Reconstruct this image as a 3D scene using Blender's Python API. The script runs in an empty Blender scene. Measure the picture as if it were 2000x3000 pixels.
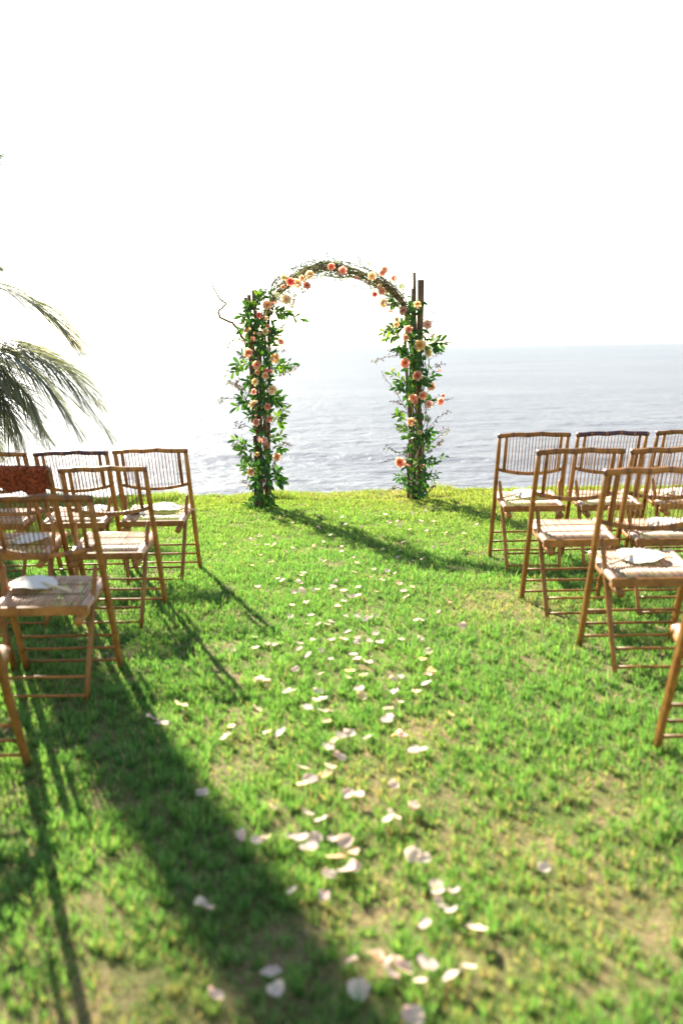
import bpy, math, random
import numpy as np
from mathutils import Vector, Matrix, Euler
R = math.radians
random.seed(7); rng = np.random.default_rng(11)
SC = bpy.context.scene
COL = SC.collection

# ------------------------------------------------------------------ camera
CAM_H, FPX = 1.45, 2917.0
ROLL, PITCH = R(0.9294), R(9.358)
cam_d = bpy.data.cameras.new('camera'); cam = bpy.data.objects.new('camera', cam_d); COL.objects.link(cam)
cam_d.sensor_fit = 'VERTICAL'; cam_d.sensor_height = 36.0; cam_d.sensor_width = 24.0; cam_d.lens = 35.0
cam_d.clip_start = 0.05; cam_d.clip_end = 60000
cam.matrix_world = Matrix.Translation((0, 0, CAM_H)) @ Matrix.Rotation(math.pi/2 - PITCH, 4, 'X') @ Matrix.Rotation(-ROLL, 4, 'Z')
cam_d.dof.use_dof = True; cam_d.dof.focus_distance = 9.1; cam_d.dof.aperture_fstop = 1.7; cam_d.dof.aperture_blades = 9
SC.camera = cam

# ------------------------------------------------------------------ sky, sun, exposure
SUN_EL, SUN_AZ = R(32.5), R(28)      # azimuth: degrees to the left of straight ahead (+Y)
w = bpy.data.worlds.new('World'); SC.world = w; w.use_nodes = True
nt = w.node_tree; bg = nt.nodes['Background']
sky = nt.nodes.new('ShaderNodeTexSky'); sky.sky_type = 'NISHITA'; sky.sun_disc = False
sky.sun_elevation = SUN_EL; sky.sun_rotation = -SUN_AZ
sky.air_density = 1.2; sky.dust_density = 0.1; sky.ozone_density = 1.0; sky.altitude = 0
hz = nt.nodes.new('ShaderNodeHueSaturation'); hz.inputs['Saturation'].default_value = .75      # milky coastal sky
nt.links.new(sky.outputs[0], hz.inputs['Color']); nt.links.new(hz.outputs[0], bg.inputs[0]); bg.inputs[1].default_value = 0.058
sd = bpy.data.lights.new('sun', 'SUN'); sd.energy = 5.0; sd.angle = R(0.55); sd.color = (1.0, 0.93, 0.80)
sun = bpy.data.objects.new('sun', sd); COL.objects.link(sun)
to_sun = Vector((-math.sin(SUN_AZ)*math.cos(SUN_EL), math.cos(SUN_AZ)*math.cos(SUN_EL), math.sin(SUN_EL)))
sun.rotation_euler = to_sun.to_track_quat('Z', 'Y').to_euler(); sun.location = (-8, 14, 12)
vs = SC.view_settings; vs.view_transform = 'Standard'; vs.look = 'None'; vs.exposure = 2.13; vs.gamma = 1.0
vs.use_curve_mapping = False
SC.cycles.max_bounces = 8; SC.cycles.transparent_max_bounces = 8
SC.cycles.sample_clamp_indirect = 6.0

# ------------------------------------------------------------------ photo pixel -> direction
_c, _s = math.cos(ROLL), math.sin(ROLL); _cp, _sp = math.cos(PITCH), math.sin(PITCH)
def ray(x, y):
    dx, dy = x-1000, y-1500
    a, b = dx*_c-dy*_s, dx*_s+dy*_c
    return Vector((a, FPX*_cp-b*_sp, -FPX*_sp-b*_cp))/FPX
def on_ground(x, y, z=0.0):
    r = ray(x, y); t = (z-CAM_H)/r.z
    return Vector((r.x*t, r.y*t, z))
def at_depth(x, y, Y):
    r = ray(x, y); t = Y/r.y
    return Vector((r.x*t, Y, CAM_H+r.z*t))

# ------------------------------------------------------------------ materials
def mat(name):
    m = bpy.data.materials.new(name); m.use_nodes = True
    n = m.node_tree; b = n.nodes['Principled BSDF']
    return m, n, b, n.nodes['Material Output']
def N(n, t, **kw):
    nd = n.nodes.new(t)
    for k, v in kw.items(): setattr(nd, k, v)
    return nd
def ramp(n, stops):
    r = N(n, 'ShaderNodeValToRGB'); e = r.color_ramp.elements
    while len(e) < len(stops): e.new(0.5)
    for i, (p, c) in enumerate(stops): e[i].position = p; e[i].color = (*c, 1)
    return r
def noise(n, scale, detail=4, rough=.55, vec=None):
    t = N(n, 'ShaderNodeTexNoise'); t.inputs['Scale'].default_value = scale
    t.inputs['Detail'].default_value = detail; t.inputs['Roughness'].default_value = rough
    if vec is not None: n.links.new(vec, t.inputs['Vector'])
    return t
def mixc(n, a, b, f, mode='MIX'):
    m = N(n, 'ShaderNodeMix', data_type='RGBA', blend_type=mode)
    for sock, v in ((m.inputs[6], a), (m.inputs[7], b), (m.inputs[0], f)):
        if hasattr(v, 'links'): n.links.new(v, sock)
        elif isinstance(v, (int, float)): sock.default_value = v
        else: sock.default_value = (*v, 1)
    return m.outputs[2]
def leafy(n, b, out, colsock, trans, gloss=.3, tint=(1.15, 1.1, .45)):
    """principled + translucent so that back light shines through"""
    n.links.new(colsock, b.inputs['Base Color']); b.inputs['Roughness'].default_value = .5
    b.inputs['Specular IOR Level'].default_value = gloss
    t = N(n, 'ShaderNodeBsdfTranslucent'); n.links.new(mixc(n, colsock, tint, 1.0, 'MULTIPLY'), t.inputs['Color'])
    ms = N(n, 'ShaderNodeMixShader'); ms.inputs[0].default_value = trans
    n.links.new(b.outputs[0], ms.inputs[1]); n.links.new(t.outputs[0], ms.inputs[2]); n.links.new(ms.outputs[0], out.inputs[0])

def m_bamboo(name, stops, rough, streak=34, spec=.5):
    m, n, b, o = mat(name)
    tc = N(n, 'ShaderNodeTexCoord'); oi = N(n, 'ShaderNodeObjectInfo')
    ad = N(n, 'ShaderNodeVectorMath', operation='ADD'); n.links.new(tc.outputs['Object'], ad.inputs[0])
    sc = N(n, 'ShaderNodeVectorMath', operation='SCALE'); sc.inputs[0].default_value = (7, 5, 3); n.links.new(oi.outputs['Random'], sc.inputs['Scale'])
    n.links.new(sc.outputs[0], ad.inputs[1])
    t1 = noise(n, streak, 5, .6, ad.outputs[0]); t2 = noise(n, 6, 3, .5, ad.outputs[0])
    r = ramp(n, stops); n.links.new(mixc(n, t1.outputs['Fac'], t2.outputs['Fac'], .5), r.inputs[0])
    hs = N(n, 'ShaderNodeHueSaturation'); n.links.new(r.outputs[0], hs.inputs['Color'])
    mr = N(n, 'ShaderNodeMapRange'); mr.inputs[3].default_value = .72; mr.inputs[4].default_value = 1.2
    n.links.new(oi.outputs['Random'], mr.inputs[0]); n.links.new(mr.outputs[0], hs.inputs['Value'])
    n.links.new(hs.outputs[0], b.inputs['Base Color']); b.inputs['Roughness'].default_value = rough
    b.inputs['Specular IOR Level'].default_value = spec
    bp = N(n, 'ShaderNodeBump'); bp.inputs['Strength'].default_value = .25; bp.inputs['Distance'].default_value = .002
    n.links.new(t1.outputs['Fac'], bp.inputs['Height']); n.links.new(bp.outputs[0], b.inputs['Normal'])
    return m
M = {}
M['bamboo'] = m_bamboo('bamboo', [(.3, (.115, .044, .012)), (.5, (.30, .130, .031)), (.7, (.42, .20, .055))], .48, 34, .3)
M['slat'] = m_bamboo('bamboo_slat', [(.3, (.38, .20, .12)), (.5, (.54, .33, .21)), (.7, (.64, .43, .30))], .36, 50)
M['node'] = m_bamboo('bamboo_node', [(.3, (.10, .035, .014)), (.7, (.22, .09, .03))], .45)
M['darkrail'] = m_bamboo('stained_bamboo', [(.3, (.015, .006, .012)), (.55, (.06, .02, .03)), (.75, (.16, .06, .03))], .45)
M['bark'] = m_bamboo('bark', [(.3, (.06, .038, .026)), (.5, (.16, .105, .068)), (.72, (.28, .20, .13))], .85, 40, .2)
M['vine'] = m_bamboo('vine', [(.3, (.18, .16, .07)), (.5, (.34, .30, .15)), (.72, (.46, .41, .22))], .8, 40, .2)
M['twig'] = m_bamboo('twig', [(.3, (.05, .02, .018)), (.6, (.13, .055, .04)), (.8, (.24, .13, .08))], .7, 40, .2)
M['cord'] = m_bamboo('binding_cord', [(.3, (.10, .05, .025)), (.7, (.22, .12, .06))], .8, 60, .2)

def m_objcol(name, trans, pale=None, rough=.6):
    """colour from the object's own colour; layer attribute pales the outer petals"""
    m, n, b, o = mat(name)
    oi = N(n, 'ShaderNodeObjectInfo'); at = N(n, 'ShaderNodeAttribute', attribute_name='lay')
    tc = N(n, 'ShaderNodeTexCoord'); t = noise(n, 9, 3, .5, tc.outputs['Object'])
    c = oi.outputs['Color']
    if pale: c = mixc(n, c, mixc(n, c, pale, .45), at.outputs['Fac'])
    hs = N(n, 'ShaderNodeHueSaturation'); n.links.new(c, hs.inputs['Color'])
    mr = N(n, 'ShaderNodeMapRange'); mr.inputs[3].default_value = .8; mr.inputs[4].default_value = 1.15
    n.links.new(t.outputs['Fac'], mr.inputs[0]); n.links.new(mr.outputs[0], hs.inputs['Value'])
    leafy(n, b, o, hs.outputs[0], trans, .2, (1.1, 1.0, .8)); b.inputs['Roughness'].default_value = rough
    return m
M['petal'] = m_objcol('petal', .5, (.95, .88, .74))
M['leaf'] = m_objcol('leaf', .36, None, .55)
# leaf colour shifts warm when lit through
for nd in M['leaf'].node_tree.nodes:
    if nd.type == 'MIX' and nd.blend_type == 'MULTIPLY': nd.inputs[7].default_value = (1.9, 1.9, .5, 1)

m, n, b, o = mat('foliage_mass'); at = N(n, 'ShaderNodeAttribute', attribute_name='Col')
leafy(n, b, o, at.outputs['Color'], .35, .2, (1.8, 1.8, .5)); b.inputs['Roughness'].default_value = .55; M['foliage'] = m
m, n, b, o = mat('grass_blade'); at = N(n, 'ShaderNodeAttribute', attribute_name='Col')
leafy(n, b, o, at.outputs['Color'], .5, .25, (1.35, 1.38, .55)); M['grass'] = m

m, n, b, o = mat('lawn_soil')
geo = N(n, 'ShaderNodeNewGeometry'); P = geo.outputs['Position']
t1 = noise(n, 3.2, 6, .6, P); t2 = noise(n, 55, 6, .7, P); t3 = noise(n, 240, 3, .6, P)
r1 = ramp(n, [(.40, (.10, .14, .035)), (.60, (.27, .21, .12))]); n.links.new(t1.outputs['Fac'], r1.inputs[0])
r2 = ramp(n, [(.3, (.35, .33, .25)), (.7, (1.2, 1.15, 1.0))]); n.links.new(t2.outputs['Fac'], r2.inputs[0])
n.links.new(mixc(n, r1.outputs[0], r2.outputs[0], .9, 'MULTIPLY'), b.inputs['Base Color'])
b.inputs['Roughness'].default_value = .95; b.inputs['Specular IOR Level'].default_value = .1
bp = N(n, 'ShaderNodeBump'); bp.inputs['Strength'].default_value = .8; bp.inputs['Distance'].default_value = .012
n.links.new(mixc(n, t2.outputs['Fac'], t3.outputs['Fac'], .5), bp.inputs['Height']); n.links.new(bp.outputs[0], b.inputs['Normal'])
M['soil'] = m

m, n, b, o = mat('sea_water')
geo = N(n, 'ShaderNodeNewGeometry')
mp = N(n, 'ShaderNodeMapping'); mp.inputs['Scale'].default_value = (.5, 1.0, 1.0); mp.inputs['Rotation'].default_value = (0, 0, R(-8))
n.links.new(geo.outputs['Position'], mp.inputs['Vector'])
ta = noise(n, .8, 6, .62, mp.outputs[0]); tb = noise(n, 3.2, 4, .6, mp.outputs[0]); tz = noise(n, .05, 4, .6, mp.outputs[0])
b1 = N(n, 'ShaderNodeBump'); b1.inputs['Strength'].default_value = .8; b1.inputs['Distance'].default_value = .5; n.links.new(ta.outputs['Fac'], b1.inputs['Height'])
b2 = N(n, 'ShaderNodeBump'); b2.inputs['Strength'].default_value = .7; b2.inputs['Distance'].default_value = .10; n.links.new(tb.outputs['Fac'], b2.inputs['Height'])
n.links.new(b1.outputs[0], b2.inputs['Normal']); n.links.new(b2.outputs[0], b.inputs['Normal'])
rc = ramp(n, [(.3, (.14, .143, .160)), (.7, (.185, .188, .198))]); n.links.new(tz.outputs['Fac'], rc.inputs[0]); n.links.new(rc.outputs[0], b.inputs['Base Color'])
b.inputs['Roughness'].default_value = .32; b.inputs['IOR'].default_value = 1.33; b.inputs['Specular IOR Level'].default_value = .09
M['sea'] = m

def m_plain(name, col, rough=.6, var=.25, scale=25, trans=0):
    m, n, b, o = mat(name); tc = N(n, 'ShaderNodeTexCoord'); t = noise(n, scale, 5, .6, tc.outputs['Object'])
    r = ramp(n, [(.3, tuple(c*(1-var) for c in col)), (.7, tuple(min(1, c*(1+var)) for c in col))]); n.links.new(t.outputs['Fac'], r.inputs[0])
    if trans: leafy(n, b, o, r.outputs[0], trans, .2, (1, .97, .9))
    else: n.links.new(r.outputs[0], b.inputs['Base Color'])
    b.inputs['Roughness'].default_value = rough
    return m
M['fan'] = m_plain('fan_paper', (.74, .70, .62), .7, .06, 40, .12)
M['fanstick'] = m_plain('fan_handle', (.62, .50, .33), .55, .15, 60)
M['black'] = m_plain('black_fabric', (.012, .012, .014), .7, .3)
M['card'] = m_plain('white_card', (.8, .8, .78), .6, .04)
M['smear'] = m_plain('smear_cloth', (.20, .050, .022), .95, .9, 60, .1)
M['trunk'] = m_plain('palm_trunk', (.20, .16, .12), .9, .45, 14)
m, n, b, o = mat('palm_leaf'); at = N(n, 'ShaderNodeAttribute', attribute_name='Col')
leafy(n, b, o, at.outputs['Color'], .42, .5, (1.15, 1.15, .75)); b.inputs['Roughness'].default_value = .35; M['palm'] = m

# ------------------------------------------------------------------ mesh helpers
class MB:
    def __init__(s): s.v = []; s.f = []; s.c = []; s.lay = []
    def add(s, vs, fs, col=None, lay=None):
        o = len(s.v); s.v += [tuple(v) for v in vs]; s.f += [tuple(i+o for i in f) for f in fs]
        if col is not None: s.c += [col]*len(vs)
        if lay is not None: s.lay += ([lay]*len(vs) if isinstance(lay, (int, float)) else list(lay))
        return s
    def tube(s, pts, rad, n=8, cap=True, sx=1.0, col=None):
        pts = [Vector(p) for p in pts]; k = len(pts)
        if not hasattr(rad, '__len__'): rad = [rad]*k
        vs = []; prev = None
        for i, p in enumerate(pts):
            t = (pts[min(i+1, k-1)]-pts[max(i-1, 0)]).normalized()
            if prev is None:
                a = Vector((1, 0, 0)) if abs(t.x) < .8 else Vector((0, 0, 1))
                u = (a-t*a.dot(t)).normalized()
            else: u = (prev-t*prev.dot(t)).normalized()
            prev = u; v2 = t.cross(u)
            for j in range(n):
                A = 2*math.pi*j/n; vs.append(p+(u*math.cos(A)*sx+v2*math.sin(A))*rad[i])
        fs = [(i*n+j, i*n+(j+1) % n, (i+1)*n+(j+1) % n, (i+1)*n+j) for i in range(k-1) for j in range(n)]
        if cap: fs += [tuple(range(n-1, -1, -1)), tuple((k-1)*n+j for j in range(n))]
        return s.add(vs, fs, col)
    def leaf(s, base, d, up, L, W, bend=.2, fold=.12, col=None):
        d = Vector(d).normalized(); up = Vector(up); side = d.cross(up)
        if side.length < 1e-4: side = d.cross(Vector((1, .3, .2)))
        side.normalize(); nrm = side.cross(d)
        prof = [(0, .06), (.3, .72), (.62, 1.0), (.86, .62), (1.0, 0.03)]
        vs = []
        for t, wd in prof:
            p = Vector(base)+d*(L*t)-nrm*(bend*L*t*t)
            vs += [p-side*W*.5*wd+nrm*W*fold*wd, p, p+side*W*.5*wd+nrm*W*fold*wd]
        fs = []
        for i in range(len(prof)-1):
            a = i*3; fs += [(a, a+1, a+4, a+3), (a+1, a+2, a+5, a+4)]
        return s.add(vs, fs, col)
    def mesh(s, name, smooth=True):
        me = bpy.data.meshes.new(name); me.from_pydata(s.v, [], s.f); me.update()
        if smooth: me.polygons.foreach_set('use_smooth', [True]*len(me.polygons))
        if s.c:
            a = me.color_attributes.new('Col', 'FLOAT_COLOR', 'POINT')
            a.data.foreach_set('color', [x for c in s.c for x in (*c, 1)])
        if s.lay:
            a = me.attributes.new('lay', 'FLOAT', 'POINT'); a.data.foreach_set('value', s.lay)
        return me
def obj(name, me, material, parent=None, smooth=True):
    if isinstance(me, MB): me = me.mesh(name, smooth)
    if material is not None and not me.materials: me.materials.append(material)
    o = bpy.data.objects.new(name, me); COL.objects.link(o)
    if parent: o.parent = parent
    return o
def tag(o, label=None, cat=None, group=None, kind=None):
    for k, v in (('label', label), ('category', cat), ('group', group), ('kind', kind)):
        if v: o[k] = v
    return o
def empty(name, loc, rz=0):
    o = bpy.data.objects.new(name, None); COL.objects.link(o); o.location = loc; o.rotation_euler = (0, 0, rz); o.empty_display_size = .1
    return o
def wig(a): return random.uniform(-a, a)

# ------------------------------------------------------------------ value noise for numpy
_tab = rng.random((256, 256))
def vnoise(x, y, s):
    x = np.asarray(x)*s+37.3; y = np.asarray(y)*s+91.7
    xi = np.floor(x).astype(int); yi = np.floor(y).astype(int); fx = x-xi; fy = y-yi
    fx = fx*fx*(3-2*fx); fy = fy*fy*(3-2*fy); T = lambda i, j: _tab[i % 256, j % 256]
    return (T(xi, yi)*(1-fx)+T(xi+1, yi)*fx)*(1-fy)+(T(xi, yi+1)*(1-fx)+T(xi+1, yi+1)*fx)*fy
def fnoise(x, y, s): return .55*vnoise(x, y, s)+.3*vnoise(x, y, s*2.1)+.15*vnoise(x, y, s*4.3)

# ------------------------------------------------------------------ lawn and bank (one sheet), sea
def edge_y(x): return 9.95+.03*np.asarray(x)+.30*(fnoise(x, 0*np.asarray(x), .7)-.5)+.12*(fnoise(x, 3+0*np.asarray(x), 3.1)-.5)
def ground_z(x, y):
    x = np.asarray(x, float); y = np.asarray(y, float)
    z = .03*(fnoise(x, y, .8)-.5)+.012*(vnoise(x, y, 5)-.5)
    t = np.maximum(0, y-edge_y(x))
    return z-np.minimum(9, .9*t*t/(t+.25)+.02*t)
def gz(x, y): return float(ground_z(x, y))
xs = np.concatenate([np.linspace(-60, -8, 14)[:-1], np.linspace(-8, 8, 110), np.linspace(8, 60, 14)[1:]])
ys = np.concatenate([np.linspace(-40, 0, 12)[:-1], np.linspace(0, 9.4, 70)[:-1], np.linspace(9.4, 11, 40)[:-1], np.linspace(11, 26, 24)])
gx, gy = np.meshgrid(xs, ys); zz = ground_z(gx, gy)
V = np.stack([gx, gy, zz], -1).reshape(-1, 3); nx, ny = len(xs), len(ys)
F = [(j*nx+i, j*nx+i+1, (j+1)*nx+i+1, (j+1)*nx+i) for j in range(ny-1) for i in range(nx-1)]
me = bpy.data.meshes.new('lawn_ground'); me.from_pydata(V.tolist(), [], F); me.polygons.foreach_set('use_smooth', [True]*len(F))
tag(obj('lawn_ground', me, M['soil']), 'green lawn ground ending at a low bank above the sea', 'ground', kind='structure')

SEA = -3.4
ang = np.linspace(R(-75), R(75), 380); dist = np.concatenate([np.geomspace(17, 160, 270)[:-1], np.geomspace(160, 40000, 90)])
A, D = np.meshgrid(ang, dist); sx, sy = D*np.sin(A), D*np.cos(A)
fade = np.clip(1.4-D/130, 0, 1)
def swell(x, y):
    ph = y*2*math.pi/13+1.6*fnoise(x, y, .035)*6+.04*x
    a = np.exp(-((y-44)/20)**2)
    z = .20*a*(np.maximum(0, np.sin(ph))**3)*(.3+1.2*fnoise(x, y, .06))
    z += .10*(fnoise(x*.5, y, .5)-.5)+.15*(fnoise(x*.6, y, 1.3)-.5)
    return z
sz = SEA+fade*swell(sx, sy)
V = np.stack([sx, sy, sz], -1).reshape(-1, 3); nx, ny = len(ang), len(dist)
F = [(j*nx+i, j*nx+i+1, (j+1)*nx+i+1, (j+1)*nx+i) for j in range(ny-1) for i in range(nx-1)]
me = bpy.data.meshes.new('sea'); me.from_pydata(V.tolist(), [], F); me.polygons.foreach_set('use_smooth', [True]*len(F))
tag(obj('sea', me, M['sea']), 'pale hazy sea with small waves reaching the horizon', 'sea', kind='structure')

# ------------------------------------------------------------------ grass blades: one mesh of real blades
BARE = [(1480, 1775, .45), (1150, 1448, .5), (1000, 1446, .4), (1850, 2620, .30), (1250, 2130, .18), (1680, 2650, .25), (330, 2880, .30), (740, 2190, .18),
        (1450, 2890, .20), (1130, 2300, .25), (1120, 2640, .12), (1500, 2430, .3), (1650, 1590, .3), (600, 2960, .25), (1750, 2330, .2), (1290, 2450, .2), (960, 2700, .15), (1400, 1620, .15)]
BARE = [(*on_ground(x, y).xy, r) for x, y, r in BARE]
def bare(x, y):
    b = np.zeros_like(x)
    for bx, by, r in BARE: b = np.maximum(b, np.exp(-(((x-bx)**2+((y-by)*.8)**2)/(r*r*.55))))
    b = b*(.12+1.0*fnoise(x, y, 4.5))
    near = np.clip((4.6-y)/2.4, 0, 1)
    return np.clip(b+near*.9*np.clip(fnoise(x+5, y, 3.4)-.54, 0, 1), 0, 1)
def scatter(y0, y1, dens):
    w0 = .36*y1+2.0; n_ = int((2*w0)*(y1-y0)*dens)
    x = rng.uniform(-w0, w0, n_); y = rng.uniform(y0, y1, n_)
    k = np.abs(x) < .36*y+1.9; return x[k], y[k]
px, py = [], []
for y0, y1, dn in ((1.5, 2.6, 19500), (2.6, 4.2, 19500), (4.2, 6.2, 14500), (6.2, 8.2, 11000), (8.2, 10.35, 9000)):
    a, b_ = scatter(y0, y1, dn); px.append(a); py.append(b_)
px = np.concatenate(px); py = np.concatenate(py)
# about half of the near blades stand in tufts that open outwards
tn = len(px); tc_n = 26000; tcx, tcy = [], []
a, b_ = scatter(1.5, 7.0, 330); tcx, tcy = a, b_
in_t = (rng.random(tn) < np.clip((7.2-py)/2.5, 0, 1)*.62)
order = np.argsort(tcy); tcx, tcy = tcx[order], tcy[order]
lo_ = np.searchsorted(tcy, py-.06); hi_ = np.searchsorted(tcy, py+.06)
best = np.full(tn, 9.0); bi = np.zeros(tn, int)
for q in range(int((hi_-lo_).max())):
    j_ = lo_+q; ok = j_ < hi_; jj = np.minimum(j_, len(tcx)-1); d2 = np.where(ok, (tcx[jj]-px)**2+(tcy[jj]-py)**2, 9.0)
    m_ = d2 < best; best = np.where(m_, d2, best); bi = np.where(m_, jj, bi)
in_t &= best < .06**2
tx, ty = px-tcx[bi], py-tcy[bi]
px = np.where(in_t, tcx[bi]+tx*.42, px); py = np.where(in_t, tcy[bi]+ty*.42, py)
tsize = (.7+.8*rng.random(len(tcx)))[bi]
bb = bare(px, py); clump = fnoise(px, py, 9.0); tuft = fnoise(px+3, py+8, 3.0)
keep = rng.random(len(px)) < np.clip(1.12-.8*bb, .25, 1)*np.clip(-.15+2.3*clump, .2, 1)
px, py, bb, clump, tuft, in_t, tx, ty, tsize = (a[keep] for a in (px, py, bb, clump, tuft, in_t, tx, ty, tsize)); n_ = len(px)
pz = ground_z(px, py)
L = rng.uniform(.020, .046, n_)*(.50+1.0*clump)*(1+.05*np.clip((5-py)/2.5, 0, 1))*(1-.45*bb)*np.where(rng.random(n_) < .03, 1.5, 1)
L *= np.where(in_t, tsize*1.05, .80)*np.where(py > 9.55, rng.uniform(.8, 1.6, n_)*(1+5*np.clip(fnoise(px, py, 1.9)-.55, 0, 1)), 1.0)
Wd = rng.uniform(.0022, .0040, n_)*np.where(py > 6, 1.35, 1.0)*np.where(py > 8.2, 1.25, 1)
hd = rng.uniform(0, 2*math.pi, n_); lean = rng.uniform(.05, .75, n_); ld = np.where(in_t, np.arctan2(ty, tx)+rng.normal(0, .5, n_), rng.uniform(0, 2*math.pi, n_))
ux, uy = np.cos(hd)*Wd*.5, np.sin(hd)*Wd*.5; lx, ly = np.cos(ld), np.sin(ld)
def pt(t, wf, sgn):
    h = L*t*(1-.32*lean*t); off = L*lean*t*t*.95
    return np.stack([px+lx*off+sgn*ux*wf, py+ly*off+sgn*uy*wf, pz+h-.002], -1)
VV = np.stack([pt(0, .8, -1), pt(0, .8, 1), pt(.55, 1, -1), pt(.55, 1, 1), pt(1, 0, 1)], 1).reshape(-1, 3)
me = bpy.data.meshes.new('lawn_grass'); me.vertices.add(n_*5); me.vertices.foreach_set('co', VV.astype(np.float32).ravel())
base = (np.arange(n_)*5)[:, None]
loops = (base+np.array([[0, 1, 3, 2, 2, 3, 4]])).ravel(); me.loops.add(n_*7); me.loops.foreach_set('vertex_index', loops.astype(np.int32))
me.polygons.add(n_*2); st = ((np.arange(n_)*7)[:, None]+np.array([[0, 4]])).ravel(); me.polygons.foreach_set('loop_start', st.astype(np.int32))
me.polygons.foreach_set('use_smooth', np.ones(n_*2, bool)); me.update(calc_edges=True)
g1, g2, dry, olive = np.array([.098, .230, .080]), np.array([.190, .320, .096]), np.array([.38, .31, .20]), np.array([.27, .28, .060])
mixv = np.clip(rng.normal(.35, .25, n_)+.5*(tuft-.5), 0, 1)[:, None]
col = g1*(1-mixv)+g2*mixv
far = np.clip((py-6.8)/2.6, 0, 1)*np.clip(.25+1.1*fnoise(px, py, 1.1), 0, 1); far = far[:, None]
col = col*(1-.6*far)+olive*.6*far
pd = np.clip(.05+.65*bb+.22*np.clip(py-9.2, 0, 1)*fnoise(px, py, 2), 0, .8); isd = (rng.random(n_) < pd)[:, None]
col = np.where(isd, dry*rng.uniform(.6, 1.15, (n_, 1)), col*rng.uniform(.6, 1.35, (n_, 1)))
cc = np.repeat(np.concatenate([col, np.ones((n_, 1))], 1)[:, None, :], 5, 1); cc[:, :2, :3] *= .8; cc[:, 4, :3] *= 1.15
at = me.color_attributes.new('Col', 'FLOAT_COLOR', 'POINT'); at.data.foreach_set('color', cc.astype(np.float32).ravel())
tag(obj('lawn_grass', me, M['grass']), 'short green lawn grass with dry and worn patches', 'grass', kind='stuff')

# ------------------------------------------------------------------ folding bamboo chairs
HT, K = .88, .475                     # height of the back, backward lean per metre of height
XO = .218                             # half spacing of the back posts
def pp(x, z, back=0.0): return Vector((x, -K*z-back, z))
def bamboo_r(pts, r, nodes, n=10, amp=1.16):
    """path resampled so that it carries swollen nodes"""
    k = 26; out = []; rad = []
    P_ = [Vector(p) for p in pts]
    for i in range(k+1):
        t = i/k*(len(P_)-1); a = min(int(t), len(P_)-2); out.append(P_[a].lerp(P_[a+1], t-a))
        u = i/k; rad.append(r*(1+(amp-1)*max(math.exp(-((u-q)/.016)**2) for q in nodes)+.015*math.sin(17*u+r*900)))
    m_ = MB(); m_.tube(out, rad, n)
    m_.nodes = [any(abs(i/k+.5/k-q) < .026 for q in nodes) for i in range(k)]; m_.sides = n; return m_
def rail_pt(u, z, bow, sag): # u in -1..1
    q = 1-u*u
    return pp(u*XO, z-sag*q, bow*q)
CH = {}
def chair_meshes():
    rndn = lambda k: sorted(random.uniform(.04, .96) for _ in range(k))
    m_ = MB()                         # back post: a pair of half canes side by side
    for dy in (-.0095, .0095):
        P_ = [pp(0, z, 0)+Vector((wig(.001), dy, 0)) for z in np.linspace(-.02, HT-.012, 9)]
        m_.tube(P_, [.0125, .0132, .0126, .0140, .0123, .0134, .0123, .0124, .0105], 8)
    me_ = m_.mesh('post'); me_.materials.append(M['bamboo']); me_.materials.append(M['node'])
    CH['post'] = me_
    m_ = MB(); a = Vector((-.026, -.475, -.02)); b_ = pp(0, .575)+Vector((.004, -.016, 0))
    m_.tube([a.lerp(b_, t) for t in (0, .2, .45, .7, .92, .98, 1)], [.0115, .0125, .0128, .0128, .0125, .010, .004], 8, sx=.95)
    CH['rear_leg'] = m_.mesh('rear_leg')
    CH['top_rail'] = bamboo_r([rail_pt(u*1.055, HT, .028, -.010-.004*math.sin(9*u)) for u in np.linspace(-1, 1, 11)], .0145, [.03, .2, .41, .6, .79, .97])
    CH['lower_rail'] = bamboo_r([rail_pt(u*.97, .655, .048, .030) for u in np.linspace(-1, 1, 11)], .0115, [.08, .3, .52, .73, .92])
    m_ = MB(); m_.tube([pp(0, HT-.004, .006), pp(0, .77, .012), pp(0, .645, .013)], [.0105, .0115, .0105], 8); CH['upright'] = m_.mesh('upright')
    m_ = MB(); m_.tube([(-XO, 0, 0), (-.08, 0, .001), (.07, 0, -.001), (XO, 0, 0)], .0068, 7); CH['rung'] = m_.mesh('rung')
    # seat pieces: seat plane rises to the front
    m_ = MB()
    m_.tube([(0, 0, 0), (0, .12, .001), (0, .26, 0), (0, .37, 0)], [.0041, .0045, .0043, .0040], 6, sx=1.0); CH['slat'] = m_.mesh('seat_slat')
    m_ = MB(); m_.tube([(0, -.055, 0), (0, -.05, 0), (0, .10, .001), (0, .30, 0), (0, .43, 0), (0, .445, 0)], [.014, .0185, .019, .0185, .0185, .013], 10); CH['side_rail'] = m_.mesh('seat_side_rail')
    m_ = MB(); m_.tube([(0, -.01, 0), (0, 0, 0), (0, .2, 0), (0, .40, 0), (0, .41, 0)], [.013, .019, .02, .019, .012], 10); CH['arm'] = m_.mesh('seat_edge')
    m_ = MB(); m_.tube([(-.20, 0, 0), (0, 0, .001), (.20, 0, 0)], .0125, 9); CH['front_rail'] = m_.mesh('front_rail')
    x = .197; m_ = MB()
    vs = [(sx_, y_, z_) for sx_ in (-x, x) for y_, z_ in ((-.007, -.026), (.007, -.026), (.007, .010), (0.002, .014), (-.007, .010))]
    m_.add(vs, [(i, (i+1) % 5, 5+(i+1) % 5, 5+i) for i in range(5)]+[(4, 3, 2, 1, 0), (5, 6, 7, 8, 9)]); CH['rear_rail'] = m_.mesh('rear_rail', False)
    m_ = MB(); m_.tube([(-.155, 0, 0), (0, 0, .0005), (.155, 0, 0)], .0022, 5); CH['binding'] = m_.mesh('slat_binding')
chair_meshes()
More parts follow.
